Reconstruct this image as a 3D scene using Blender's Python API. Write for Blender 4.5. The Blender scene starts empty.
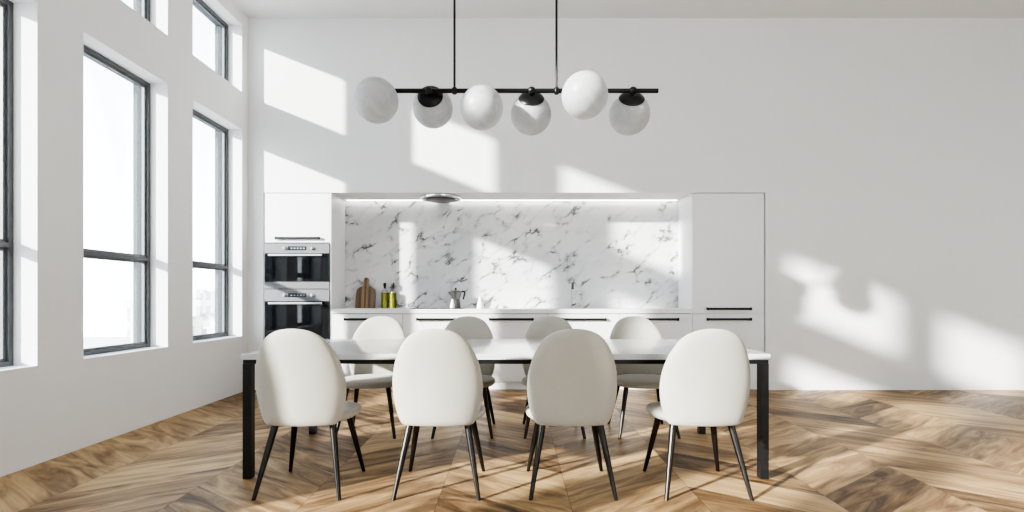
import bpy, bmesh, math, random
from mathutils import Vector, Matrix
random.seed(7)
scene = bpy.context.scene
COL = scene.collection
PI = math.pi

# ------------------------------------------------------------------ materials
def new_mat(name):
    m = bpy.data.materials.new(name); m.use_nodes = True
    nt = m.node_tree
    b = nt.nodes['Principled BSDF']
    return m, nt, b

def principled(name, col, rough=0.5, metal=0.0, spec=0.5, bump=None, vary=0.0, vscale=6.0, coat=0.0):
    m, nt, b = new_mat(name)
    b.inputs['Base Color'].default_value = (*col, 1)
    b.inputs['Roughness'].default_value = rough
    b.inputs['Metallic'].default_value = metal
    b.inputs['Specular IOR Level'].default_value = spec
    b.inputs['Coat Weight'].default_value = coat
    N = nt.nodes; L = nt.links
    tc = N.new('ShaderNodeTexCoord')
    if vary > 0:
        n = N.new('ShaderNodeTexNoise'); n.inputs['Scale'].default_value = vscale; n.inputs['Detail'].default_value = 4
        L.new(tc.outputs['Object'], n.inputs['Vector'])
        r = N.new('ShaderNodeMapRange'); r.inputs['To Min'].default_value = 1 - vary; r.inputs['To Max'].default_value = 1 + vary
        L.new(n.outputs['Fac'], r.inputs['Value'])
        mx = N.new('ShaderNodeVectorMath'); mx.operation = 'SCALE'; mx.inputs[0].default_value = col
        L.new(r.outputs['Result'], mx.inputs['Scale'])
        L.new(mx.outputs['Vector'], b.inputs['Base Color'])
    if bump:
        n2 = N.new('ShaderNodeTexNoise'); n2.inputs['Scale'].default_value = bump[0]; n2.inputs['Detail'].default_value = 6
        L.new(tc.outputs['Object'], n2.inputs['Vector'])
        bp = N.new('ShaderNodeBump'); bp.inputs['Strength'].default_value = bump[1]; bp.inputs['Distance'].default_value = 0.002
        L.new(n2.outputs['Fac'], bp.inputs['Height']); L.new(bp.outputs['Normal'], b.inputs['Normal'])
    return m

M = {}
M['wall'] = principled('wall_paint', (.80, .805, .81), .85, bump=(180, .12), vary=.01)
M['ceiling'] = principled('ceiling_paint', (.80, .80, .80), .9, bump=(150, .1), vary=.01)
M['cabinet'] = principled('white_lacquer', (.80, .80, .815), .32, vary=.008, vscale=2)
M['gap'] = principled('shadow_gap', (.05, .05, .055), .9)
M['carcass'] = principled('cabinet_carcass', (.45, .45, .46), .6)
M['worktop'] = principled('white_worktop', (.80, .80, .80), .3, vary=.015, vscale=40)
M['tabletop'] = principled('white_table_lacquer', (.62, .63, .64), .14, vary=.008, coat=.3)
M['black'] = principled('black_metal', (.012, .012, .013), .42, bump=(300, .1))
M['black_lamp'] = principled('black_lamp_metal', (.014, .014, .015), .35, metal=.3)
M['handle'] = principled('dark_handle', (.02, .02, .022), .4, metal=.4)
M['chair_leg'] = principled('gunmetal_leg', (.045, .042, .04), .34, metal=.85)
M['steel'] = principled('brushed_steel', (.52, .53, .54), .33, metal=.85, vary=.04, vscale=30)
M['steel_panel'] = principled('oven_steel_panel', (.16, .163, .17), .45, metal=.2, vary=.02, vscale=20)
M['chrome'] = principled('chrome', (.75, .75, .76), .14, metal=1)
M['tapsteel'] = principled('tap_steel', (.42, .43, .44), .3, metal=.7)
M['darksteel'] = principled('dark_steel', (.12, .12, .12), .3, metal=.8)
M['oven_glass'] = principled('oven_black_glass', (.010, .011, .013), .07, spec=.6)
M['oven_window'] = principled('oven_window_glass', (.0035, .004, .005), .04, spec=.7)
M['display'] = principled('oven_display', (.025, .03, .035), .15)
M['displaytext'] = principled('oven_display_marks', (.33, .35, .37), .4)
M['frame'] = principled('anthracite_window_frame', (.115, .12, .128), .42, bump=(250, .05))
M['sash'] = principled('grey_window_sash', (.16, .17, .18), .45)
M['ceramic'] = principled('white_ceramic', (.86, .86, .86), .2)
M['cooktop'] = principled('cooktop_glass', (.01, .01, .012), .08)
M['alu'] = principled('moka_aluminium', (.17, .17, .17), .28, metal=.8)
M['bakelite'] = principled('black_bakelite', (.012, .012, .012), .3)
M['outerwall'] = principled('outer_reveal', (.06, .067, .074), .85)

def fabric(name, col):
    m, nt, b = new_mat(name)
    N = nt.nodes; L = nt.links
    b.inputs['Roughness'].default_value = .9
    b.inputs['Sheen Weight'].default_value = .25
    b.inputs['Sheen Roughness'].default_value = .5
    b.inputs['Specular IOR Level'].default_value = .2
    tc = N.new('ShaderNodeTexCoord')
    w1 = N.new('ShaderNodeTexNoise'); w1.inputs['Scale'].default_value = 160; w1.inputs['Detail'].default_value = 3
    w2 = N.new('ShaderNodeTexNoise'); w2.inputs['Scale'].default_value = 9; w2.inputs['Detail'].default_value = 3
    L.new(tc.outputs['Object'], w1.inputs['Vector']); L.new(tc.outputs['Object'], w2.inputs['Vector'])
    ad = N.new('ShaderNodeMath'); ad.operation = 'ADD'
    L.new(w1.outputs['Fac'], ad.inputs[0]); L.new(w2.outputs['Fac'], ad.inputs[1])
    r = N.new('ShaderNodeMapRange'); r.inputs['From Min'].default_value = .5; r.inputs['From Max'].default_value = 1.5
    r.inputs['To Min'].default_value = .93; r.inputs['To Max'].default_value = 1.05
    L.new(ad.outputs[0], r.inputs['Value'])
    s = N.new('ShaderNodeVectorMath'); s.operation = 'SCALE'; s.inputs[0].default_value = col
    L.new(r.outputs['Result'], s.inputs['Scale']); L.new(s.outputs['Vector'], b.inputs['Base Color'])
    bp = N.new('ShaderNodeBump'); bp.inputs['Strength'].default_value = .25; bp.inputs['Distance'].default_value = .002
    L.new(w1.outputs['Fac'], bp.inputs['Height']); L.new(bp.outputs['Normal'], b.inputs['Normal'])
    return m
M['fabric'] = fabric('cream_upholstery', (.44, .425, .38))

def pane_glass(name, tint=(.96, .975, .98), refl=.025):
    m = bpy.data.materials.new(name); m.use_nodes = True
    nt = m.node_tree; N = nt.nodes; L = nt.links
    N.clear()
    out = N.new('ShaderNodeOutputMaterial'); mix = N.new('ShaderNodeMixShader')
    tr = N.new('ShaderNodeBsdfTransparent'); tr.inputs[0].default_value = (*tint, 1)
    gl = N.new('ShaderNodeBsdfGlossy'); gl.inputs['Roughness'].default_value = .02
    fr = N.new('ShaderNodeFresnel'); fr.inputs['IOR'].default_value = 1.25
    mu = N.new('ShaderNodeMath'); mu.operation = 'MULTIPLY'; mu.inputs[1].default_value = refl * 10
    L.new(fr.outputs[0], mu.inputs[0]); L.new(mu.outputs[0], mix.inputs[0])
    L.new(tr.outputs[0], mix.inputs[1]); L.new(gl.outputs[0], mix.inputs[2]); L.new(mix.outputs[0], out.inputs[0])
    return m
M['pane'] = pane_glass('window_glass')
M['bottle'] = pane_glass('clear_bottle_glass', (.93, .95, .93), .08)

def oil_mat():
    m, nt, b = new_mat('olive_oil')
    N = nt.nodes; L = nt.links
    tc = N.new('ShaderNodeTexCoord'); sp = N.new('ShaderNodeSeparateXYZ'); L.new(tc.outputs['Object'], sp.inputs[0])
    ab = N.new('ShaderNodeMath'); ab.operation = 'ABSOLUTE'; L.new(sp.outputs['X'], ab.inputs[0])
    cr = N.new('ShaderNodeValToRGB'); e = cr.color_ramp.elements
    e[0].position = 0; e[0].color = (.36, .34, .035, 1); e[1].position = .045; e[1].color = (.13, .125, .008, 1)  # light through the oil painted in: bright middle, dark sides
    L.new(ab.outputs[0], cr.inputs[0]); L.new(cr.outputs[0], b.inputs['Base Color'])
    b.inputs['Roughness'].default_value = .12
    return m
M['oil'] = oil_mat()

def globe_mat():
    m, nt, b = new_mat('opal_glass')
    N = nt.nodes; L = nt.links
    tc = N.new('ShaderNodeTexCoord'); n = N.new('ShaderNodeTexNoise'); n.inputs['Scale'].default_value = 9; n.inputs['Detail'].default_value = 2
    n.inputs['Distortion'].default_value = 1.2
    L.new(tc.outputs['Object'], n.inputs['Vector'])
    cr = N.new('ShaderNodeValToRGB'); e = cr.color_ramp.elements
    e[0].position = .35; e[0].color = (.52, .53, .545, 1); e[1].position = .65; e[1].color = (.62, .63, .64, 1)
    L.new(n.outputs['Fac'], cr.inputs[0]); L.new(cr.outputs[0], b.inputs['Base Color'])
    b.inputs['Roughness'].default_value = .36; b.inputs['Specular IOR Level'].default_value = .3
    tr = N.new('ShaderNodeBsdfTransparent'); tr.inputs[0].default_value = (.93, .935, .94, 1)
    tl = N.new('ShaderNodeBsdfTranslucent'); tl.inputs[0].default_value = (.8, .8, .8, 1)
    m1 = N.new('ShaderNodeMixShader'); m1.inputs[0].default_value = .15
    m2 = N.new('ShaderNodeMixShader'); m2.inputs[0].default_value = .10
    out = N['Material Output']
    L.new(b.outputs[0], m1.inputs[1]); L.new(tl.outputs[0], m1.inputs[2])
    L.new(m1.outputs[0], m2.inputs[1]); L.new(tr.outputs[0], m2.inputs[2]); L.new(m2.outputs[0], out.inputs[0])
    return m
M['globe'] = globe_mat()

def emit(name, col, s):
    m, nt, b = new_mat(name)
    b.inputs['Base Color'].default_value = (*col, 1)
    b.inputs['Emission Color'].default_value = (*col, 1); b.inputs['Emission Strength'].default_value = s
    return m
M['led'] = emit('led_diffuser', (1, .98, .94), 15.0)

def wood_board():
    m, nt, b = new_mat('striped_board_wood')
    N = nt.nodes; L = nt.links
    tc = N.new('ShaderNodeTexCoord'); sp = N.new('ShaderNodeSeparateXYZ'); L.new(tc.outputs['Object'], sp.inputs[0])
    cr = N.new('ShaderNodeValToRGB'); cr.color_ramp.interpolation = 'CONSTANT'
    mr = N.new('ShaderNodeMapRange'); mr.inputs['From Min'].default_value = -.13; mr.inputs['From Max'].default_value = .13
    L.new(sp.outputs['X'], mr.inputs['Value']); L.new(mr.outputs[0], cr.inputs[0])
    el = cr.color_ramp.elements
    el[0].position = 0; el[0].color = (.21, .145, .10, 1)
    el[1].position = .16; el[1].color = (.145, .095, .065, 1)
    for p, c in ((.30, (.30, .205, .12)), (.44, (.13, .08, .05)), (.52, (.25, .165, .10)), (.64, (.12, .075, .05)), (.76, (.20, .135, .085)), (.90, (.15, .10, .065))):
        q = el.new(p); q.color = (*c, 1)
    n = N.new('ShaderNodeTexNoise'); n.inputs['Scale'].default_value = 30
    mp = N.new('ShaderNodeMapping'); mp.inputs['Scale'].default_value = (4, 1, .2)
    L.new(tc.outputs['Object'], mp.inputs[0]); L.new(mp.outputs[0], n.inputs['Vector'])
    r = N.new('ShaderNodeMapRange'); r.inputs['To Min'].default_value = .75; r.inputs['To Max'].default_value = 1.25; L.new(n.outputs['Fac'], r.inputs[0])
    s = N.new('ShaderNodeVectorMath'); s.operation = 'SCALE'; L.new(cr.outputs[0], s.inputs[0]); L.new(r.outputs[0], s.inputs['Scale'])
    L.new(s.outputs[0], b.inputs['Base Color']); b.inputs['Roughness'].default_value = .5
    return m
M['board'] = wood_board()

def marble():
    m, nt, b = new_mat('white_marble')
    N = nt.nodes; L = nt.links
    tc = N.new('ShaderNodeTexCoord')
    mp = N.new('ShaderNodeMapping'); mp.inputs['Rotation'].default_value = (0, math.radians(35), 0); mp.inputs['Location'].default_value = (3.1, 0, 1.7)
    L.new(tc.outputs['Object'], mp.inputs[0])
    sc_ = N.new('ShaderNodeMapping'); sc_.inputs['Scale'].default_value = (.62, 1, 1.15); L.new(mp.outputs[0], sc_.inputs[0])
    # warp
    nw = N.new('ShaderNodeTexNoise'); nw.inputs['Scale'].default_value = 3.2; nw.inputs['Detail'].default_value = 5; nw.inputs['Roughness'].default_value = .62
    L.new(sc_.outputs[0], nw.inputs['Vector'])
    sub = N.new('ShaderNodeVectorMath'); sub.operation = 'SUBTRACT'; sub.inputs[1].default_value = (.5, .5, .5); L.new(nw.outputs['Color'], sub.inputs[0])
    scl = N.new('ShaderNodeVectorMath'); scl.operation = 'SCALE'; scl.inputs['Scale'].default_value = .42; L.new(sub.outputs[0], scl.inputs[0])
    add = N.new('ShaderNodeVectorMath'); add.operation = 'ADD'; L.new(sc_.outputs[0], add.inputs[0]); L.new(scl.outputs[0], add.inputs[1])
    vo = N.new('ShaderNodeTexVoronoi'); vo.feature = 'DISTANCE_TO_EDGE'; vo.inputs['Scale'].default_value = 4.3; L.new(add.outputs[0], vo.inputs['Vector'])
    def ramp(src, a, c0, c, c1):
        r = N.new('ShaderNodeMapRange'); r.interpolation_type = 'SMOOTHSTEP'
        r.inputs['From Min'].default_value = a; r.inputs['From Max'].default_value = c
        r.inputs['To Min'].default_value = c0; r.inputs['To Max'].default_value = c1
        L.new(src, r.inputs['Value']); return r.outputs['Result']
    vein = ramp(vo.outputs['Distance'], .0, 1, .075, 0)
    soft = ramp(vo.outputs['Distance'], .0, 1, .16, 0)
    mk = N.new('ShaderNodeTexNoise'); mk.inputs['Scale'].default_value = 8.0; mk.inputs['Detail'].default_value = 3
    mk2 = N.new('ShaderNodeVectorMath'); mk2.operation = 'ADD'; mk2.inputs[1].default_value = (7, 3, 5); L.new(sc_.outputs[0], mk2.inputs[0]); L.new(mk2.outputs[0], mk.inputs['Vector'])
    mask = ramp(mk.outputs['Fac'], .52, 0, .64, 1)
    mask2 = ramp(mk.outputs['Fac'], .38, .0, .62, 1)
    def mul(a, c):
        q = N.new('ShaderNodeMath'); q.operation = 'MULTIPLY'
        L.new(a, q.inputs[0])
        if isinstance(c, float): q.inputs[1].default_value = c
        else: L.new(c, q.inputs[1])
        return q.outputs[0]
    d1 = mul(mul(vein, mask), .74)
    d2 = mul(mul(soft, mask2), .34)
    mxx = N.new('ShaderNodeMath'); mxx.operation = 'ADD'; mxx.use_clamp = True
    L.new(d1, mxx.inputs[0]); L.new(d2, mxx.inputs[1])
    cl = N.new('ShaderNodeTexNoise'); cl.inputs['Scale'].default_value = 1.6; cl.inputs['Detail'].default_value = 3; L.new(sc_.outputs[0], cl.inputs['Vector'])
    base = N.new('ShaderNodeValToRGB'); e = base.color_ramp.elements
    e[0].position = .3; e[0].color = (.60, .61, .63, 1); e[1].position = .65; e[1].color = (.76, .76, .765, 1)
    L.new(cl.outputs['Fac'], base.inputs[0])
    mix = N.new('ShaderNodeMix'); mix.data_type = 'RGBA'
    L.new(mxx.outputs[0], mix.inputs['Factor']); L.new(base.outputs[0], mix.inputs['A']); mix.inputs['B'].default_value = (.13, .13, .14, 1)
    L.new(mix.outputs['Result'], b.inputs['Base Color'])
    b.inputs['Roughness'].default_value = .3
    return m
M['marble'] = marble()

def floor_mat():
    m, nt, b = new_mat('chevron_oak')
    N = nt.nodes; L = nt.links
    def mth(op, a, c=None, d=None, clamp=False):
        q = N.new('ShaderNodeMath'); q.operation = op; q.use_clamp = clamp
        for i, v in enumerate((a, c, d)):
            if v is None: continue
            if isinstance(v, (int, float)): q.inputs[i].default_value = v
            else: L.new(v, q.inputs[i])
        return q.outputs[0]
    tc = N.new('ShaderNodeTexCoord'); sp = N.new('ShaderNodeSeparateXYZ'); L.new(tc.outputs['Object'], sp.inputs[0])
    x, y = sp.outputs['X'], sp.outputs['Y']
    W, X0, m_, p = .7225, -.407, .72, .37
    a = mth('DIVIDE', mth('SUBTRACT', x, X0), W)
    col = mth('FLOOR', a); t = mth('SUBTRACT', a, col)
    par = mth('FLOORED_MODULO', col, 2.0)                    # 0 falls right, 1 rises right
    tri = mth('ADD', mth('MULTIPLY', t, mth('SUBTRACT', 1.0, mth('MULTIPLY', par, 2.0))), par)
    c = mth('ADD', y, mth('MULTIPLY', tri, m_ * W))
    ci = mth('DIVIDE', mth('SUBTRACT', c, 3.40), p); idx = mth('FLOOR', ci); fr = mth('SUBTRACT', ci, idx)
    al = math.atan(m_)
    sg = mth('SUBTRACT', mth('MULTIPLY', par, 2.0), 1.0)
    along = mth('ADD', mth('MULTIPLY', x, math.cos(al)), mth('MULTIPLY', mth('MULTIPLY', y, math.sin(al)), sg))
    cv = N.new('ShaderNodeCombineXYZ'); L.new(col, cv.inputs[0]); L.new(idx, cv.inputs[1])
    wn = N.new('ShaderNodeTexWhiteNoise'); wn.noise_dimensions = '2D'; L.new(cv.outputs[0], wn.inputs['Vector'])
    rnd = wn.outputs['Value']
    gv = N.new('ShaderNodeCombineXYZ')
    L.new(mth('ADD', mth('MULTIPLY', along, 1.1), mth('MULTIPLY', rnd, 37.0)), gv.inputs[0])
    L.new(mth('MULTIPLY', c, 5.0), gv.inputs[1]); L.new(mth('MULTIPLY', rnd, 91.0), gv.inputs[2])
    g1 = N.new('ShaderNodeTexNoise'); g1.inputs['Scale'].default_value = 1.25; g1.inputs['Detail'].default_value = 6; g1.inputs['Roughness'].default_value = .58; g1.inputs['Distortion'].default_value = 1.6
    L.new(gv.outputs[0], g1.inputs['Vector'])
    gv2 = N.new('ShaderNodeVectorMath'); gv2.operation = 'MULTIPLY'; gv2.inputs[1].default_value = (2.0, 7.0, 1.0); L.new(gv.outputs[0], gv2.inputs[0])
    g2 = N.new('ShaderNodeTexNoise'); g2.inputs['Scale'].default_value = 1.6; g2.inputs['Detail'].default_value = 4; L.new(gv2.outputs[0], g2.inputs['Vector'])
    f = mth('ADD', mth('MULTIPLY', mth('SUBTRACT', g1.outputs['Fac'], .5), 1.55), mth('MULTIPLY', mth('SUBTRACT', rnd, .5), .50))
    f = mth('ADD', mth('ADD', f, mth('MULTIPLY', mth('SUBTRACT', g2.outputs['Fac'], .5), .22)), .5)
    cr = N.new('ShaderNodeValToRGB'); e = cr.color_ramp.elements
    e[0].position = .08; e[0].color = (.075, .038, .016, 1); e[1].position = .95; e[1].color = (.64, .455, .24, 1)
    for pos, cc in ((.28, (.17, .10, .047)), (.48, (.31, .20, .099)), (.70, (.49, .332, .166))):
        q = e.new(pos); q.color = (*cc, 1)
    L.new(f, cr.inputs[0])
    # joints
    ed = mth('MULTIPLY', mth('MINIMUM', fr, mth('SUBTRACT', 1.0, fr)), p)
    ed2 = mth('MULTIPLY', mth('MINIMUM', t, mth('SUBTRACT', 1.0, t)), W)
    em = mth('MINIMUM', ed, ed2)
    gr = N.new('ShaderNodeMapRange'); gr.inputs['From Min'].default_value = .0008; gr.inputs['From Max'].default_value = .0032; gr.inputs['To Min'].default_value = .45
    L.new(em, gr.inputs['Value'])
    s = N.new('ShaderNodeVectorMath'); s.operation = 'SCALE'; L.new(cr.outputs[0], s.inputs[0]); L.new(gr.outputs[0], s.inputs['Scale'])
    L.new(s.outputs[0], b.inputs['Base Color'])
    ro = N.new('ShaderNodeMapRange'); ro.inputs['To Min'].default_value = .38; ro.inputs['To Max'].default_value = .56; L.new(g2.outputs['Fac'], ro.inputs['Value'])
    L.new(ro.outputs[0], b.inputs['Roughness'])
    b.inputs['Specular IOR Level'].default_value = .35
    bp = N.new('ShaderNodeBump'); bp.inputs['Strength'].default_value = .3; bp.inputs['Distance'].default_value = .002
    hh = mth('ADD', gr.outputs[0], mth('MULTIPLY', g2.outputs['Fac'], .25)); L.new(hh, bp.inputs['Height']); L.new(bp.outputs[0], b.inputs['Normal'])
    return m
M['floor'] = floor_mat()

def building_mat(name, wall, win, sx, sz):
    m, nt, b = new_mat(name)
    N = nt.nodes; L = nt.links
    tc = N.new('ShaderNodeTexCoord'); sp = N.new('ShaderNodeSeparateXYZ'); L.new(tc.outputs['Object'], sp.inputs[0])
    ad = N.new('ShaderNodeMath'); ad.operation = 'ADD'; L.new(sp.outputs['X'], ad.inputs[0]); L.new(sp.outputs['Y'], ad.inputs[1])
    cb = N.new('ShaderNodeCombineXYZ'); L.new(ad.outputs[0], cb.inputs[0]); L.new(sp.outputs['Z'], cb.inputs[1])
    br = N.new('ShaderNodeTexBrick'); br.offset = 0
    br.inputs['Color1'].default_value = (*win, 1); br.inputs['Color2'].default_value = (*[v * .8 for v in win], 1); br.inputs['Mortar'].default_value = (*wall, 1)
    br.inputs['Scale'].default_value = 1; br.inputs['Mortar Size'].default_value = .55; br.inputs['Brick Width'].default_value = sx; br.inputs['Row Height'].default_value = sz
    L.new(cb.outputs[0], br.inputs['Vector']); L.new(br.outputs['Color'], b.inputs['Base Color'])
    b.inputs['Roughness'].default_value = .9
    return m
M['bld_a'] = building_mat('pale_facade', (.80, .80, .80), (.55, .57, .60), 2.6, 3.0)  # distance haze is painted into these pale facade and window colours
M['bld_b'] = building_mat('grey_facade', (.68, .69, .70), (.48, .51, .55), 3.2, 3.2)
M['bld_c'] = building_mat('warm_facade', (.78, .73, .69), (.55, .53, .52), 2.4, 2.8)
M['ground'] = principled('hazed_city_ground', (.62, .62, .60), .95, vary=.15, vscale=.05)  # pale tone stands in for haze over the ground

# ------------------------------------------------------------------ mesh helpers
def link(name, bm, mat, parent=None, smooth=False, loc=None):
    me = bpy.data.meshes.new(name); bm.normal_update(); bm.to_mesh(me); bm.free()
    o = bpy.data.objects.new(name, me); COL.objects.link(o)
    for mm in (mat if isinstance(mat, (list, tuple)) else [mat]): me.materials.append(mm)
    if smooth:
        for p in me.polygons: p.use_smooth = True
        if smooth != 'all':
            try: me.set_sharp_from_angle(angle=math.radians(40))
            except Exception: pass
    if parent: o.parent = parent
    if loc: o.location = loc
    return o

def tag(o, label=None, cat=None, group=None, kind=None):
    if label: o['label'] = label
    if cat: o['category'] = cat
    if group: o['group'] = group
    if kind: o['kind'] = kind
    return o

def empty(name, loc, label, cat, group=None, rz=0):
    o = bpy.data.objects.new(name, None); COL.objects.link(o); o.location = loc; o.rotation_euler = (0, 0, rz)
    o.empty_display_size = .1
    return tag(o, label, cat, group)

def box(bm, x0, x1, y0, y1, z0, z1, bev=0, seg=2):
    vs = [bm.verts.new((x, y, z)) for z in (z0, z1) for y in (y0, y1) for x in (x0, x1)]
    idx = ((0, 2, 3, 1), (4, 5, 7, 6), (0, 1, 5, 4), (2, 6, 7, 3), (0, 4, 6, 2), (1, 3, 7, 5))
    fs = [bm.faces.new([vs[i] for i in f]) for f in idx]
    if bev > 0:
        es = list({e for f in fs for e in f.edges})
        bmesh.ops.bevel(bm, geom=es, offset=bev, segments=seg, affect='EDGES', profile=.5)
    return bm

def nb(): return bmesh.new()
def bx(*a, **k): return box(nb(), *a, **k)

def tube(bm, pts, rads, n=16, caps=True):
    rings = []
    pts = [Vector(p) for p in pts]
    for i, p in enumerate(pts):
        d = (pts[min(i + 1, len(pts) - 1)] - pts[max(i - 1, 0)]).normalized()
        up = Vector((0, 0, 1)) if abs(d.z) < .95 else Vector((1, 0, 0))
        u = d.cross(up).normalized(); v = d.cross(u).normalized()
        r = rads[i] if isinstance(rads, (list, tuple)) else rads
        rings.append([bm.verts.new(p + r * (math.cos(2 * PI * k / n) * u + math.sin(2 * PI * k / n) * v)) for k in range(n)])
    for a, c in zip(rings, rings[1:]):
        for k in range(n): bm.faces.new((a[k], a[(k + 1) % n], c[(k + 1) % n], c[k]))
    if caps:
        bm.faces.new(rings[0]); bm.faces.new(rings[-1])
    bmesh.ops.recalc_face_normals(bm, faces=bm.faces[:])
    return bm

def lathe(bm, prof, n=32, mat=None):
    """prof: (r, z) list; axis z; mat: Matrix applied"""
    rings = []
    for r, z in prof:
        if r < 1e-5: rings.append([bm.verts.new((0, 0, z))])
        else: rings.append([bm.verts.new((r * math.cos(2 * PI * k / n), r * math.sin(2 * PI * k / n), z)) for k in range(n)])
    new = [v for q in rings for v in q]
    for a, c in zip(rings, rings[1:]):
        for k in range(n):
            if len(a) == 1 and len(c) == 1: continue
            if len(a) == 1: bm.faces.new((a[0], c[(k + 1) % n], c[k]))
            elif len(c) == 1: bm.faces.new((a[k], a[(k + 1) % n], c[0]))
            else: bm.faces.new((a[k], a[(k + 1) % n], c[(k + 1) % n], c[k]))
    if mat is not None: bmesh.ops.transform(bm, matrix=mat, verts=new)
    bmesh.ops.recalc_face_normals(bm, faces=bm.faces[:])
    return bm

def copy_tree(o, parent=None):
    c = o.copy(); COL.objects.link(c)
    if parent: c.parent = parent
    for ch in list(o.children): copy_tree(ch, c)
    return c

# ------------------------------------------------------------------ camera
CAMZ = 1.12
cam = bpy.data.cameras.new('camera'); cam.lens = 18; cam.sensor_width = 36; cam.shift_y = 41 / 1024
cam.clip_end = 1000
co = bpy.data.objects.new('camera', cam); COL.objects.link(co)
co.location = (0, 0, CAMZ); co.rotation_euler = (PI / 2, 0, 0)
scene.camera = co

# ------------------------------------------------------------------ room shell
XL, XR, YB, YR, ZC = -3.18, 6.75, 6.17, -5.2, 4.48
WT = .32
NX0, NX1, NZ = -2.995, 3.055, 2.378        # opening the kitchen is built into
KY = 6.69                                    # back of the niche
tag(link('floor', bx(XL - WT, XR + .2, YR - .2, 7.0, -.1, 0), M['floor']), kind='structure')
tag(link('ceiling', bx(XL - WT, XR + .2, YR - .2, 7.0, ZC, ZC + .2), M['ceiling']), kind='structure')
bm = nb()
box(bm, XL - WT, NX0, YB, 7.0, 0, ZC); box(bm, NX1, XR + .2, YB, 7.0, 0, ZC)
box(bm, NX0, NX1, YB, 7.0, NZ, ZC); box(bm, NX0, NX1, 6.80, 7.0, 0, NZ)
tag(link('wall_back', bm, M['wall']), kind='structure')
tag(link('wall_right', bx(XR, XR + .2, YR, YB, 0, ZC), M['wall']), kind='structure')

# left wall: window bays by their (near, far) ends; pier wider between the third and fourth
WINS = [(5.10, 6.03), (3.80, 4.73), (2.50, 3.43), (.32, 1.44), (-.82, .10), (-2.02, -1.09), (-4.10, -3.17)]
Z1, Z2, Z3, Z4 = .66, 3.09, 3.535, 4.32
bm = nb()
ys = sorted([v for w in WINS for v in w])
piers = [(YR - .2, ys[0])] + [(ys[i], ys[i + 1]) for i in range(1, len(ys) - 1, 2)] + [(ys[-1], YB)]
WM = XL - .212                                # inside of this: plaster; outside: grey facade
for xa, xb in ((WM, XL), (XL - WT, WM)):
    for a, c in piers: box(bm, xa, xb, a, c, 0, ZC)
    for a, c in WINS:
        for z0, z1 in ((0, Z1), (Z2, Z3), (Z4, ZC)): box(bm, xa, xb, a, c, z0, z1)
    if xa == WM: nin = len(bm.faces)
bm.faces.ensure_lookup_table()
for i in range(nin, len(bm.faces)): bm.faces[i].material_index = 1
tag(link('wall_left', bm, [M['wall'], M['outerwall']]), kind='structure')

# rear wall (behind the camera), tall windows added to let in fill light
FILL_WINS = [(1.8, 3.6), (4.1, 5.9)]
bm = nb()
xs = [XL - WT] + [v for w in FILL_WINS for v in w] + [XR + .2]
for a, c in zip(xs[::2], xs[1::2]): box(bm, a, c, YR - .2, YR, 0, ZC)
for a, c in FILL_WINS:
    for z0, z1 in ((0, .3), (4.1, ZC)): box(bm, a, c, YR - .2, YR, z0, z1)
tag(link('wall_rear', bm, M['wall']), kind='structure')

wn = [0]
def window_left(y0, y1, z0, z1, transom=None):
    wn[0] += 1
    fx0, fx1 = XL - .212, XL - .16                      # frame depth
    root = bpy.data.objects.new(f'window_{wn[0]}', None); COL.objects.link(root); root.location = (fx0, (y0 + y1) / 2, z0)
    tag(root, kind='structure')
    def par(o):
        o.parent = root; o.location = -root.location; return o
    f = .032
    bm = nb()
    box(bm, fx0, fx1, y0, y0 + f, z0, z1); box(bm, fx0, fx1, y1 - f, y1, z0, z1)
    box(bm, fx0, fx1, y0 + f, y1 - f, z0, z0 + f); box(bm, fx0, fx1, y0 + f, y1 - f, z1 - f, z1)
    par(link('window_frame', bm, M['frame']))
    g = .02
    bays = [(z0 + f, z1 - f)] if transom is None else [(z0 + f, transom - .017), (transom + .017, z1 - f)]
    if transom is not None:
        par(link('transom', bx(fx0, fx1 + .002, y0 + f, y1 - f, transom - .017, transom + .017), M['frame']))
    for a, c in bays:
        bm = nb(); sx0, sx1 = fx0 + .008, fx1 - .02
        ya, yb = y0 + f, y1 - f
        box(bm, sx0, sx1, ya, ya + g, a, c); box(bm, sx0, sx1, yb - g, yb, a, c)
        box(bm, sx0, sx1, ya + g, yb - g, a, a + g); box(bm, sx0, sx1, ya + g, yb - g, c - g, c)
        par(link('window_sash', bm, M['sash']))
        xm = (sx0 + sx1) / 2
        par(link('window_pane', bx(xm - .004, xm + .004, ya + g, yb - g, a + g, c - g), M['pane']))
for a, c in WINS:
    window_left(a, c, Z1, Z2, 1.465 if c != 1.44 else None)
    window_left(a, c, Z3, Z4)
for a, c in FILL_WINS:  # unseen windows, added for sky fill from behind
    wn[0] += 1
    root = bpy.data.objects.new(f'window_{wn[0]}', None); COL.objects.link(root); root.location = ((a + c) / 2, YR - .1, .3); tag(root, kind='structure')
    bm = nb()
    box(bm, a, a + .06, YR - .13, YR - .07, .3, 4.1); box(bm, c - .06, c, YR - .13, YR - .07, .3, 4.1)
    for z in (.3, 1.6, 4.04): box(bm, a + .06, c - .06, YR - .13, YR - .07, z, z + .06)
    o = link('window_frame', bm, M['frame'], root); o.location = -root.location
    o = link('window_pane', bx(a + .06, c - .06, YR - .105, YR - .095, .36, 4.04), M['pane'], root); o.location = -root.location

# ------------------------------------------------------------------ kitchen
F = YB + .004            # face of the fronts
def pz(py): return CAMZ + (297 - py) / 83.0
def pxw(px): return (px - 512) / 83.0
CT = .975                # worktop height
PL = .095                # plinth height
CELL = [pxw(p) for p in (331, 402.5, 475, 547.5, 620, 692.5)]

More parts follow.
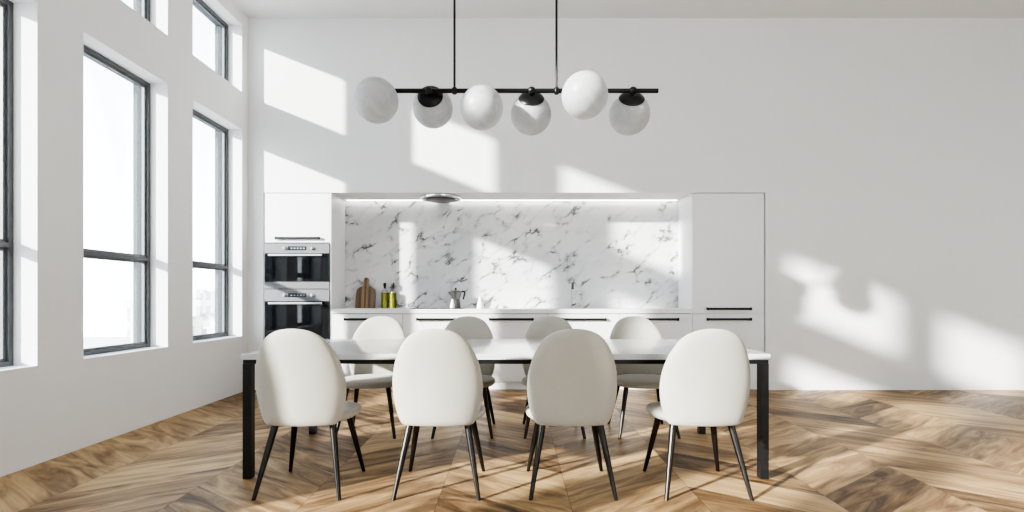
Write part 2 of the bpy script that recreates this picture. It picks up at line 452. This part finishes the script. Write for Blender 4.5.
def bar_handle(parent, xc, z, wid=.535, y=F):
    bm = nb()
    box(bm, xc - wid / 2, xc + wid / 2, y - .036, y - .014, z - .013, z + .013, .004)
    for s in (-1, 1):
        q = xc + s * (wid / 2 - .03); box(bm, q - .012, q + .012, y - .016, y + .001, z - .010, z + .010)
        q = xc + s * (wid / 2 - .008); box(bm, q - .010, q + .010, y - .040, y - .012, z - .017, z + .017, .004)
    o = link('handle', bm, M['handle'], parent); o['label'] = 'dark bar handle'
    return o
def front(name, parent, x0, x1, z0, z1):
    o = link(name, bx(x0 + .003, x1 - .003, F, F + .02, z0 + .003, z1 - .003, .0015), M['cabinet'], parent)
    return o
def at_world(root):
    for ch in root.children:
        ch.location = ch.location - Vector(root.location)

# tall cabinet on the left, with two bays for the ovens
TX0, TX1 = pxw(264.2), pxw(331)
OX0, OX1 = pxw(264.6), pxw(329.8)
root = empty('tall_cabinet', ((TX0 + TX1) / 2, F + .3, 0), 'tall white cabinet by the corner housing the two ovens', 'cabinet')
bm = nb()
box(bm, TX0, TX0 + .004, F + .001, KY + .1, 0, pz(193)); box(bm, OX1, TX1, F, KY + .1, PL, pz(193))
box(bm, TX0, OX1, KY, KY + .1, PL, pz(193))
for z in (pz(193) - .02, pz(243.2), pz(289) , pz(340.4) - .02): box(bm, TX0, OX1, F + .022, KY + .1, z - .0015, z + .0015)
link('carcass', bm, M['cabinet'], root)
d = front('door', root, OX0, OX1, pz(242.7), pz(193))
bar_handle(d, pxw(298), pz(238.2))
d = front('drawer', root, OX0, OX1, PL, pz(340.6))
bar_handle(d, pxw(298), pz(346))
link('plinth', bx(TX0, TX1, F + .03, F + .05, 0, PL - .002), M['cabinet'], root)
at_world(root)

def oven(name, label, zt, zp, zb, zend, loc):
    root = empty(name, ((OX0 + OX1) / 2, F, zend), label, 'oven')
    X0, X1 = OX0 + .003, OX1 - .003
    link('housing', bx(X0 + .03, X1 - .03, F + .02, F + .45, zend + .01, zt - .01), M['darksteel'], root)
    p = link('control_panel', bx(X0, X1, F - .012, F + .02, zp + .001, zt - .002, .002), M['steel_panel'], root)
    zc = (zt + zp) / 2
    dp = link('display', bx(pxw(288.3), pxw(306.5), F - .0145, F - .011, zc - .023, zc + .023), M['display'], p)
    bm = nb()
    for k in range(5):
        q = pxw(291) + k * .037; box(bm, q, q + .020, F - .0155, F - .0142, zc - .007, zc + .007)
    link('display_digits', bm, M['displaytext'], dp)
    for q in (284.7, 312.3):
        bm = lathe(nb(), [(0, 0), (.021, 0), (.021, .004), (.0165, .006), (.0155, .024), (.014, .026), (0, .026)], 24,
                   Matrix.Translation((pxw(q), F - .012, zc)) @ Matrix.Rotation(PI / 2, 4, 'X'))
        link('knob', bm, M['steel'], p, smooth=True)
    dr = link('door', bx(X0, X1, F - .012, F + .02, zb + .002, zp - .002, .002), M['oven_glass'], root)
    link('door_window', bx(X0 + .09, X1 - .09, F - .0135, F - .0118, zb + .035, zp - .07), M['oven_window'], dr)
    bm = nb(); zh = zp - .022
    box(bm, pxw(270), pxw(323.3), F - .058, F - .040, zh - .013, zh + .013, .004)
    for q in (274, 319): box(bm, pxw(q) - .009, pxw(q) + .009, F - .042, F - .012, zh - .008, zh + .008)
    link('handle', bm, M['steel'], dr)
    if zend < zb - .01:
        link('trim_strip', bx(X0, X1, F - .010, F + .02, zend + .001, zb, .002), M['steel_panel'], root)
    at2(root)
def at2(root):
    for ch in root.children: ch.location = -Vector(root.location)
oven('microwave_oven', 'upper compact steel and black glass oven under the small top door', pz(243.2), pz(253.4), pz(281.8), pz(288.8), None)
oven('built_in_oven', 'lower full-size steel and black glass oven under the compact one', pz(289.2), pz(301.3), pz(339), pz(340.2), None)

# base cabinets
blabels = ['white base cabinet beside the ovens, under the cutting board',
           'white base cabinet directly under the black cooktop',
           'white base cabinet in the middle of the run, right of the cooktop',
           'white base cabinet under the tap',
           'white base cabinet next to the tall right-hand cabinet, under the plain worktop end']
for i in range(5):
    x0, x1 = CELL[i], CELL[i + 1]
    root = empty('base_cabinet', ((x0 + x1) / 2, F + .3, 0), blabels[i], 'cabinet', 'base cabinets under the worktop')
    link('carcass', bx(x0 + .001, x1 - .001, F + .024, KY, PL, CT - .058), M['carcass'], root)
    d = front('door', root, x0, x1, PL, CT - .058)
    bar_handle(d, (x0 + x1) / 2, pz(319.2))
    link('plinth', bx(x0 + .001, x1 - .001, F + .035, F + .055, 0, PL - .003), M['cabinet'], root)
    at2(root)
# tall right cabinet
x0, x1 = CELL[5], pxw(764.6)
root = empty('tall_cabinet', ((x0 + x1) / 2, F + .3, 0), 'tall white cabinet with two dark handles at the right end', 'cabinet')
link('carcass', bx(x0, x1, F + .024, KY + .1, PL, pz(193)), M['cabinet'], root)
d = front('door', root, x0, x1, CT - .055, pz(193)); bar_handle(d, (x0 + x1) / 2, pz(308.8))
d = front('door', root, x0, x1, PL, CT - .058); bar_handle(d, (x0 + x1) / 2, pz(319.2))
link('plinth', bx(x0 + .001, x1, F + .035, F + .055, 0, PL - .003), M['cabinet'], root)
at2(root)
# worktop, backsplash, led strip
o = link('worktop', bx(CELL[0] + .001, CELL[5] - .001, F - .004, KY, CT - .054, CT, .003), M['worktop'])
tag(o, 'continuous white worktop slab along the kitchen niche', 'worktop')
o = link('marble_backsplash', bx(CELL[0] + .001, CELL[5] - .001, KY + .001, KY + .021, CT - .05, NZ - .001), M['marble'])
tag(o, 'white marble backsplash with dark grey veins behind the worktop', 'backsplash')
o = link('light_strip', bx(CELL[0] + .03, CELL[5] - .03, KY - .045, KY - .022, NZ - .003, NZ - .001), M['led'])
tag(o, 'slim glowing light strip along the top of the marble backsplash', 'light')

# extractor hood
HX, HY = -.892, 6.43
root = empty('extractor_hood', (HX, HY, NZ), 'round steel extractor hood set in the niche ceiling above the cooktop', 'hood')
link('rim', lathe(nb(), [(.235, 0), (.250, -.004), (.253, -.026), (.247, -.036), (.222, -.038), (.218, -.032), (.218, -.004)], 48), M['chrome'], root, smooth=True)
link('filter', lathe(nb(), [(0, -.028), (.13, -.028), (.218, -.031), (.218, -.02), (0, -.02)], 48), M['darksteel'], root, smooth=True)
link('centre_plate', lathe(nb(), [(0, -.044), (.17, -.044), (.178, -.040), (.178, -.033), (0, -.033)], 48), M['darksteel'], root, smooth=True)
for s in (-1, 1):
    link('spot_light', lathe(nb(), [(0, -.041), (.016, -.041), (.016, -.031), (0, -.031)], 20, Matrix.Translation((s * .2, -.03, 0))), M['ceramic'], root, smooth=True)

# cooktop
o = link('cooktop', bx(-1.245, -.60, 6.24, 6.60, CT, CT + .009, .003), M['cooktop'])
tag(o, 'black glass cooktop lying on the white worktop', 'cooktop')

# cutting board (leaning on the marble)
def board_outline():
    pts = []
    w, h = .128, .275
    def arc(cx, cz, r, a0, a1, n):
        return [(cx + r * math.cos(a0 + (a1 - a0) * k / n), cz + r * math.sin(a0 + (a1 - a0) * k / n)) for k in range(n + 1)]
    right = arc(w - .012, .012, .012, -PI / 2, 0, 4) + [(w * .99, .14), (w * .95, .20)]
    right += arc(w * .95 - .075, .205, .075, .1, PI / 2 * .78, 6)
    right += [(.040, .290), (.030, .310), (.028, .355)]
    right += arc(.0, .370, .033, -.3, PI / 2, 8)
    left = [(-x, z) for x, z in reversed(right[:-1])]
    return right + left
bm = nb()
pts = board_outline(); T = .022
fr_ = [bm.verts.new((x, 0, z)) for x, z in pts]; bk = [bm.verts.new((x, T, z)) for x, z in pts]
bm.faces.new(fr_); bm.faces.new(list(reversed(bk)))
for i in range(len(pts)): j = (i + 1) % len(pts); bm.faces.new((fr_[j], fr_[i], bk[i], bk[j]))
bmesh.ops.recalc_face_normals(bm, faces=bm.faces[:])
o = link('cutting_board', bm, M['board'], loc=(-1.895, 6.595, CT + .001)); o.rotation_euler = (math.radians(-9), 0, 0)
tag(o, 'striped wooden cutting board with a handle leaning on the marble', 'cutting board')
bm = lathe(nb(), [(0, 0), (.0085, 0), (.0085, .003), (0, .003)], 16, Matrix.Translation((0, -.0005, .374)) @ Matrix.Rotation(PI / 2, 4, 'X'))
h = link('hole_shade_disc', bm, M['gap'], o)  # no hole is cut: a dark disc paints its shade

# oil bottles
def oil_bottle(x, label):
    root = empty('oil_bottle', (x, 6.632, CT), label, 'bottle', 'olive oil bottles on the worktop')
    link('glass', lathe(nb(), [(0, 0), (.040, 0), (.0445, .004), (.0445, .200), (.042, .212), (.028, .226), (.017, .238), (.0145, .252), (.0145, .285), (.017, .287), (.017, .293), (0, .293)], 32), M['bottle'], root, smooth=True)
    link('oil', lathe(nb(), [(0, .003), (.039, .003), (.0435, .006), (.0435, .198), (0, .198)], 32), M['oil'], root, smooth=True)
    link('stopper', lathe(nb(), [(0, .256), (.013, .256), (.0135, .287), (.018, .290), (.020, .296), (.0195, .318), (.016, .328), (0, .330)], 24), M['bakelite'], root, smooth=True)
oil_bottle((384.9 - 512) * 6.632 / 512, 'olive oil bottle with black stopper beside the cutting board')
oil_bottle((392.9 - 512) * 6.632 / 512, 'olive oil bottle with black stopper, the one farther from the cutting board')

# moka pot
mx_ = (455.8 - 512) * 6.47 / 512
root = empty('moka_pot', (mx_, 6.47, CT + .009), 'aluminium moka pot with black handle standing on the cooktop', 'moka pot')
link('boiler', lathe(nb(), [(0, 0), (.060, 0), (.062, .004), (.052, .085), (.050, .092), (.054, .094), (.054, .106), (0, .106)], 10), M['alu'], root)
bm = lathe(nb(), [(0, .104), (.046, .104), (.048, .108), (.075, .198), (.076, .203), (0, .203)], 10)
# spout on the left
v = [bm.verts.new(p) for p in ((-.066, -.02, .200), (-.066, .02, .200), (-.055, -.008, .14), (-.055, .008, .14), (-.105, 0, .205))]
for f in ((0, 2, 4), (2, 3, 4), (3, 1, 4), (1, 0, 4), (0, 1, 3, 2)): bm.faces.new([v[i] for i in f])
link('jug', bm, M['alu'], root)
link('lid', lathe(nb(), [(.077, .202), (.078, .206), (.05, .218), (.015, .224), (0, .224)], 10), M['alu'], root)
link('knob', lathe(nb(), [(0, .223), (.007, .223), (.009, .228), (.014, .234), (.015, .243), (.010, .250), (0, .252)], 16), M['bakelite'], root, smooth=True)
hb = nb(); tube(hb, [(.058, 0, .195), (.085, 0, .208), (.108, 0, .203), (.115, 0, .185), (.106, 0, .15), (.094, 0, .105)], [.009, .012, .013, .013, .012, .009], 10)
link('handle', hb, M['bakelite'], root, smooth='all')

# white ceramic shakers
def shaker(px, Y, z, r, h, label):
    x = (px - 512) * Y / 512
    o = link('ceramic_shaker', lathe(nb(), [(0, 0), (r * .93, 0), (r, h * .03), (r * .98, h * .15), (r * .80, h * .42), (r * .55, h * .68), (r * .40, h * .84), (r * .34, h * .93), (r * .22, h * .985), (0, h)], 32), M['ceramic'], smooth=True, loc=(x, Y, z))
    tag(o, label, 'shaker')
shaker(452.3, 6.285, CT + .009, .030, .112, 'small white conical shaker in front of the moka pot')
shaker(480.3, 6.46, CT, .046, .158, 'white conical shaker on the worktop right of the cooktop')

# tap
tx, ty = (571.3 - 512) * 6.58 / 512, 6.58
root = empty('kitchen_tap', (tx, ty, CT), 'slim dark-headed steel kitchen tap standing against the marble', 'tap')
link('body', tube(nb(), [(0, 0, 0), (0, 0, .006), (0, 0, .008), (0, 0, .33)], [.026, .026, .011, .0095], 20), M['tapsteel'], root, smooth=True)
pts = [(0, -.065 + .065 * math.cos(a), .33 + .07 * math.sin(a)) for a in [k * PI / 10 for k in range(11)]]
pts += [(0, -.13, .315)]
link('spout', tube(nb(), pts, .0095, 16), M['tapsteel'], root, smooth='all')
link('nozzle', tube(nb(), [(0, -.13, .33), (0, -.13, .32), (0, -.13, .245), (0, -.13, .24)], [.012, .017, .017, .014], 16), M['darksteel'], root, smooth=True)
link('lever', tube(nb(), [(.01, 0, .04), (.03, -.002, .045), (.065, -.006, .060)], [.014, .010, .007], 12), M['darksteel'], root, smooth=True)

# ------------------------------------------------------------------ dining table
TY0, TY1 = 3.13, 4.245
TL, TR = -1.659, 1.582
ZT, ZU = .772, .736
root = empty('dining_table', ((TL + TR) / 2, (TY0 + TY1) / 2, 0), 'long dining table with glossy white top and black square legs', 'table')
link('tabletop', bx(TL, TR, TY0, TY1, ZU, ZT, .002), M['tabletop'], root)
lg = .051
for xa in (TL + .002, TR - .002 - lg):
    for ya in (TY0 + .018, TY1 - .018 - lg):
        link('leg', bx(xa, xa + lg, ya, ya + lg, 0, ZU - .028, .002), M['black'], root)
ra = .026
link('rail', bx(TL + .002, TR - .002, TY0 + .022, TY0 + .022 + ra, ZU - .028, ZU, .001), M['black'], root)
link('rail', bx(TL + .002, TR - .002, TY1 - .022 - ra, TY1 - .022, ZU - .028, ZU, .001), M['black'], root)
link('rail', bx(TL + .002, TL + .002 + lg, TY0 + .022 + ra, TY1 - .022 - ra, ZU - .028, ZU, .001), M['black'], root)
link('rail', bx(TR - .002 - lg, TR - .002, TY0 + .022 + ra, TY1 - .022 - ra, ZU - .028, ZU, .001), M['black'], root)
link('latch', bx(-.125, -.055, TY0 + .012, TY0 + .022, ZU - .012, ZU, .001), M['black'], root)
at2(root)

# ------------------------------------------------------------------ chairs
OUT = [(.398, .0), (.398, .120), (.398, .174), (.4005, .189), (.409, .204), (.425, .215), (.455, .2285), (.512, .244), (.57, .2525), (.628, .2545), (.69, .2485), (.759, .2325), (.82, .209), (.880, .1725), (.912, .138), (.9335, .096), (.9445, .052), (.949, 0.0)]
def backrest_bm():
    # smooth outline by dense Catmull-Rom on the right side
    P = [Vector((w, z)) for z, w in OUT]
    P = [Vector((-P[1].x, P[1].y))] + P + [Vector((-P[-2].x, P[-2].y))]
    right = []
    for i in range(1, len(P) - 2):
        p0, p1, p2, p3 = P[i - 1:i + 3]
        for k in range(4):
            t = k / 4
            right.append(.5 * ((2 * p1) + (p2 - p0) * t + (2 * p0 - 5 * p1 + 4 * p2 - p3) * t * t + (3 * p1 - p0 - 3 * p2 + p3) * t ** 3))
    right.append(Vector((0, OUT[-1][0])))
    ring = right + [Vector((-v.x, v.y)) for v in reversed(right[1:-1])]
    n = len(ring); zc = .64
    def ymid(x, z):
        h = (z - .40) / .55
        lean = -.205 - .012 * h - .075 * h * h
        return lean + .95 * x * x * (.55 + .45 * min(1, max(0, 1 - h)) )
    TH = .062
    steps = [0, .25, .5, .7, .82, .9, .95, .98, .995, 1.0]
    bm = nb()
    def sheet(sgn):
        rows = []
        for s in steps:
            t = TH / 2 * (max(0, 1 - s ** 7)) ** .5
            if s == 0: rows.append([bm.verts.new((0, ymid(0, zc) + sgn * t, zc))]); continue
            rows.append([bm.verts.new((v.x * s, ymid(v.x * s, zc + (v.y - zc) * s) + sgn * t, zc + (v.y - zc) * s)) for v in ring])
        for k in range(n): bm.faces.new((rows[0][0], rows[1][k], rows[1][(k + 1) % n]))
        for a, c in zip(rows[1:], rows[2:]):
            for k in range(n): bm.faces.new((a[k], a[(k + 1) % n], c[(k + 1) % n], c[k]))
        return rows
    sheet(1); sheet(-1)
    bmesh.ops.remove_doubles(bm, verts=bm.verts[:], dist=1e-5)
    bmesh.ops.recalc_face_normals(bm, faces=bm.faces[:])
    return bm
def seat_bm():
    n = 72; bm = nb()
    def plan(a):
        c, s = math.cos(a), math.sin(a)
        e = 2 / 2.5
        x = .257 * math.copysign(abs(c) ** e, c); y = .235 * math.copysign(abs(s) ** e, s)
        if y < 0: x *= 1 - .10 * (y / .235) ** 2
        return x, y + .055
    prof = [(0, .397), (.60, .395), (.84, .396), (.92, .400), (.972, .409), (.997, .420), (1.0, .428), (.99, .438), (.955, .447), (.89, .453), (.72, .457), (.40, .457), (0, .455)]
    rings = []
    for f, z in prof:
        if f == 0: rings.append([bm.verts.new((0, .055, z))]); continue
        r = []
        for k in range(n):
            x, y = plan(2 * PI * k / n)
            dz = -.008 * max(0, (y - .055) / .235) ** 3 * f if z > .43 else 0
            r.append(bm.verts.new((x * f, .055 + (y - .055) * f, z + dz)))
        rings.append(r)
    for a, c in zip(rings, rings[1:]):
        for k in range(n):
            if len(a) == 1: bm.faces.new((a[0], c[(k + 1) % n], c[k]))
            elif len(c) == 1: bm.faces.new((a[k], a[(k + 1) % n], c[0]))
            else: bm.faces.new((a[k], a[(k + 1) % n], c[(k + 1) % n], c[k]))
    bmesh.ops.recalc_face_normals(bm, faces=bm.faces[:])
    return bm
def make_chair():
    root = empty('dining_chair', (0, 0, 0), 'x', 'chair', 'dining chairs around the table')
    link('backrest', backrest_bm(), M['fabric'], root, smooth='all')
    link('seat', seat_bm(), M['fabric'], root, smooth='all')
    for sx in (-1, 1):
        for sy in (-1, 1):
            top = Vector((sx * .163, sy * .135 + .01, .402)); ft = Vector((sx * .236, sy * .235, 0.0))
            bm = tube(nb(), [top, top.lerp(ft, .5), ft], [.0205, .0165, .0112], 16)
            for v in bm.verts:
                if v.co.z < .02: v.co.z = 0
            link('leg', bm, M['chair_leg'], root, smooth=True)
    return root
proto = make_chair()
cx = [-1.190, -.419, .339, 1.088]
near_lab = ['near-side cream chair closest to the windows, left part of its back in shade',
            'sunlit cream upholstered chair on the near side, second from the windows',
            'cream upholstered chair on the near side, its whole back in grey shade',
            'sunlit cream upholstered chair on the near side at the right end']
far_lab = ['cream upholstered chair across the table, in front of the base cabinet beside the ovens',
           'cream upholstered chair across the table, in front of the cabinet under the cooktop',
           'cream upholstered chair across the table, mostly hidden behind the shaded near chair',
           'cream upholstered chair across the table, farthest from the windows']
k = 0
for row, (Y, rz, labs) in enumerate(((3.06, 0, near_lab), (4.285, PI, far_lab))):
    for i, x in enumerate(cx):
        o = proto if k == 0 else copy_tree(proto)
        o.location = (x + (.025 if row and i < 2 else 0), Y, 0); o.rotation_euler = (0, 0, rz); o['label'] = labs[i]
        k += 1

# ------------------------------------------------------------------ pendant lamp
LX, LY, LZ = -.045, 3.72, 2.618
root = empty('pendant_lamp', (LX, LY, ZC), 'black bar pendant lamp with six white glass globes above the table', 'lamp')
def P_(x, y, z): return (x - LX, y - LY, z - ZC)
def lx(px): return (px - 512) * LY / 512
link('bar', tube(nb(), [P_(lx(359), LY, LZ), P_(lx(658), LY, LZ)], .0165, 20), M['black_lamp'], root, smooth=True)
for px in (454.5, 556.5):
    x = lx(px)
    r = link('rod', tube(nb(), [P_(x, LY, LZ), P_(x, LY, ZC - .02)], .0085, 16), M['black_lamp'], root, smooth=True)
    link('collar', lathe(nb(), [(0, -.024), (.014, -.024), (.020, -.016), (.020, .016), (.014, .024), (0, .024)], 20, Matrix.Translation(P_(x, LY, LZ))), M['black_lamp'], r, smooth=True)
    link('ceiling_rose', lathe(nb(), [(0, -.03), (.05, -.03), (.06, -.02), (.06, 0), (0, 0)], 28, Matrix.Translation(P_(x, LY, ZC - .001))), M['black_lamp'], r, smooth=True)
# (bar px, direction, size)
GL = [(381.3, (0, -.75, -.66), .154), (428.9, (.0, .955, -.30), .152), (482.6, (0, -.53, -.85), .152),
      (531.6, (.0, .76, -.65), .152), (581.4, (0, -.86, -.51), .160), (633, (.03, .76, -.65), .152)]
for px, n, R in GL:
    n = Vector(n).normalized(); B = Vector(P_(lx(px), LY, LZ)); D = .062 + math.sqrt(R * R - .086 ** 2)
    C = B + n * D
    rot = n.to_track_quat('Z', 'Y').to_matrix().to_4x4()
    hc = math.sqrt(R * R - .086 ** 2)
    a0 = math.asin(.078 / R)
    prof = [(R * math.sin(a0 + (PI - a0) * q / 30), -R * math.cos(a0 + (PI - a0) * q / 30)) for q in range(31)]
    prof[-1] = (0, prof[-1][1])
    g = link('globe_shade', lathe(nb(), [(0, prof[0][1])] + prof, 48), M['globe'], root, smooth='all')
    g.location = C; g.rotation_euler = rot.to_euler()
    # cap and joint in the globe's own frame: bar at z = -D
    link('cap', lathe(nb(), [(0, -hc - .030), (.022, -hc - .030), (.062, -hc - .024), (.088, -hc - .012), (.095, -hc - .003), (.093, -hc + .004), (.085, -hc + .010), (0, -hc + .010)], 40), M['black_lamp'], g, smooth=True)
    link('joint', lathe(nb(), [(0, -D - .030)] + [(.030 * math.sin(a), -D - .030 * math.cos(a)) for a in [PI * q / 12 for q in range(1, 11)]] + [(.012, -D + .030), (.012, -hc - .014), (0, -hc - .014)], 24), M['black_lamp'], g, smooth=True)

# ------------------------------------------------------------------ city outside
tag(link('ground', bx(-400, -3.9, -200, 400, -30.2, -30), M['ground']), kind='structure')
def building(px0, px1, py, Y, mat, step, label):
    x0, x1 = (px0 - 512) * Y / 512, (px1 - 512) * Y / 512
    zt = CAMZ + (297 - py) * Y / 512
    w = x1 - x0; dp = max(8, w * .9)
    bm = nb()
    box(bm, -w / 2, w / 2, 0, dp, -30, zt)
    box(bm, -w / 2 + w * step, w / 2 - w * .15, dp * .2, dp * .8, zt, zt + w * .22)
    box(bm, -w / 2 - .3, w / 2 + .3, -.3, dp + .3, zt - .8, zt + .2)
    for q in range(3): box(bm, -w * .3 + q * w * .25, -w * .3 + q * w * .25 + w * .06, dp * .3, dp * .4, zt + w * .22, zt + w * .30)
    o = link('building', bm, mat, loc=((x0 + x1) / 2, Y, 0))
    tag(o, label, 'building')
building(186, 200, 294, 95, M['bld_a'], .3, 'pale tower block seen through the far window, nearest the window edge')
building(201, 212, 303, 120, M['bld_b'], .1, 'pale grey block in the middle of the far window')
building(190, 206, 318, 78, M['bld_c'], .2, 'low warm white block at the bottom of the far window')
building(207, 219, 322, 62, M['bld_a'], .4, 'low white block at the right edge of the far window')
building(127, 141, 302, 70, M['bld_c'], .2, 'warm pale block seen through the nearer window')

# ------------------------------------------------------------------ light
sun = bpy.data.lights.new('sun', 'SUN'); sun.energy = 16.5; sun.angle = math.radians(1.6); sun.color = (1, .965, .91)
so = bpy.data.objects.new('sun', sun); COL.objects.link(so)
so.rotation_euler = Vector((1.385, 1.0, -.55)).to_track_quat('-Z', 'Y').to_euler()
so.location = (-8, -2, 6)

w = bpy.data.worlds.new('sky'); scene.world = w; w.use_nodes = True
nt = w.node_tree; bg = nt.nodes['Background']
tc = nt.nodes.new('ShaderNodeTexCoord'); sp = nt.nodes.new('ShaderNodeSeparateXYZ'); nt.links.new(tc.outputs['Generated'], sp.inputs[0])
cr = nt.nodes.new('ShaderNodeValToRGB'); e = cr.color_ramp.elements
e[0].position = 0; e[0].color = (1.75, 1.82, 1.86, 1); e[1].position = .75; e[1].color = (.66, .79, .95, 1)
nt.links.new(sp.outputs['Z'], cr.inputs[0]); nt.links.new(cr.outputs[0], bg.inputs[0]); bg.inputs[1].default_value = 4.3

def portal(loc, rot, sx, sy):
    l = bpy.data.lights.new('window_portal', 'AREA'); l.shape = 'RECTANGLE'; l.size = sx; l.size_y = sy
    l.cycles.is_portal = True
    o = bpy.data.objects.new('window_portal', l); COL.objects.link(o); o.location = loc; o.rotation_euler = rot
for a, c in WINS:
    for z0, z1 in ((Z1, Z2), (Z3, Z4)):
        portal((XL - WT - .02, (a + c) / 2, (z0 + z1) / 2), Vector((1, 0, 0)).to_track_quat('-Z', 'Y').to_euler(), c - a, z1 - z0)
for a, c in FILL_WINS:
    portal(((a + c) / 2, YR - .25, 2.2), Vector((0, 1, 0)).to_track_quat('-Z', 'Y').to_euler(), c - a, 3.8)

try:
    scene.cycles.use_denoising = True
    scene.cycles.max_bounces = 14; scene.cycles.diffuse_bounces = 10; scene.cycles.transparent_max_bounces = 16
    scene.cycles.sample_clamp_indirect = 8
except Exception: pass
scene.view_settings.view_transform = 'AgX'
scene.view_settings.look = 'AgX - High Contrast'
scene.view_settings.exposure = -0.27
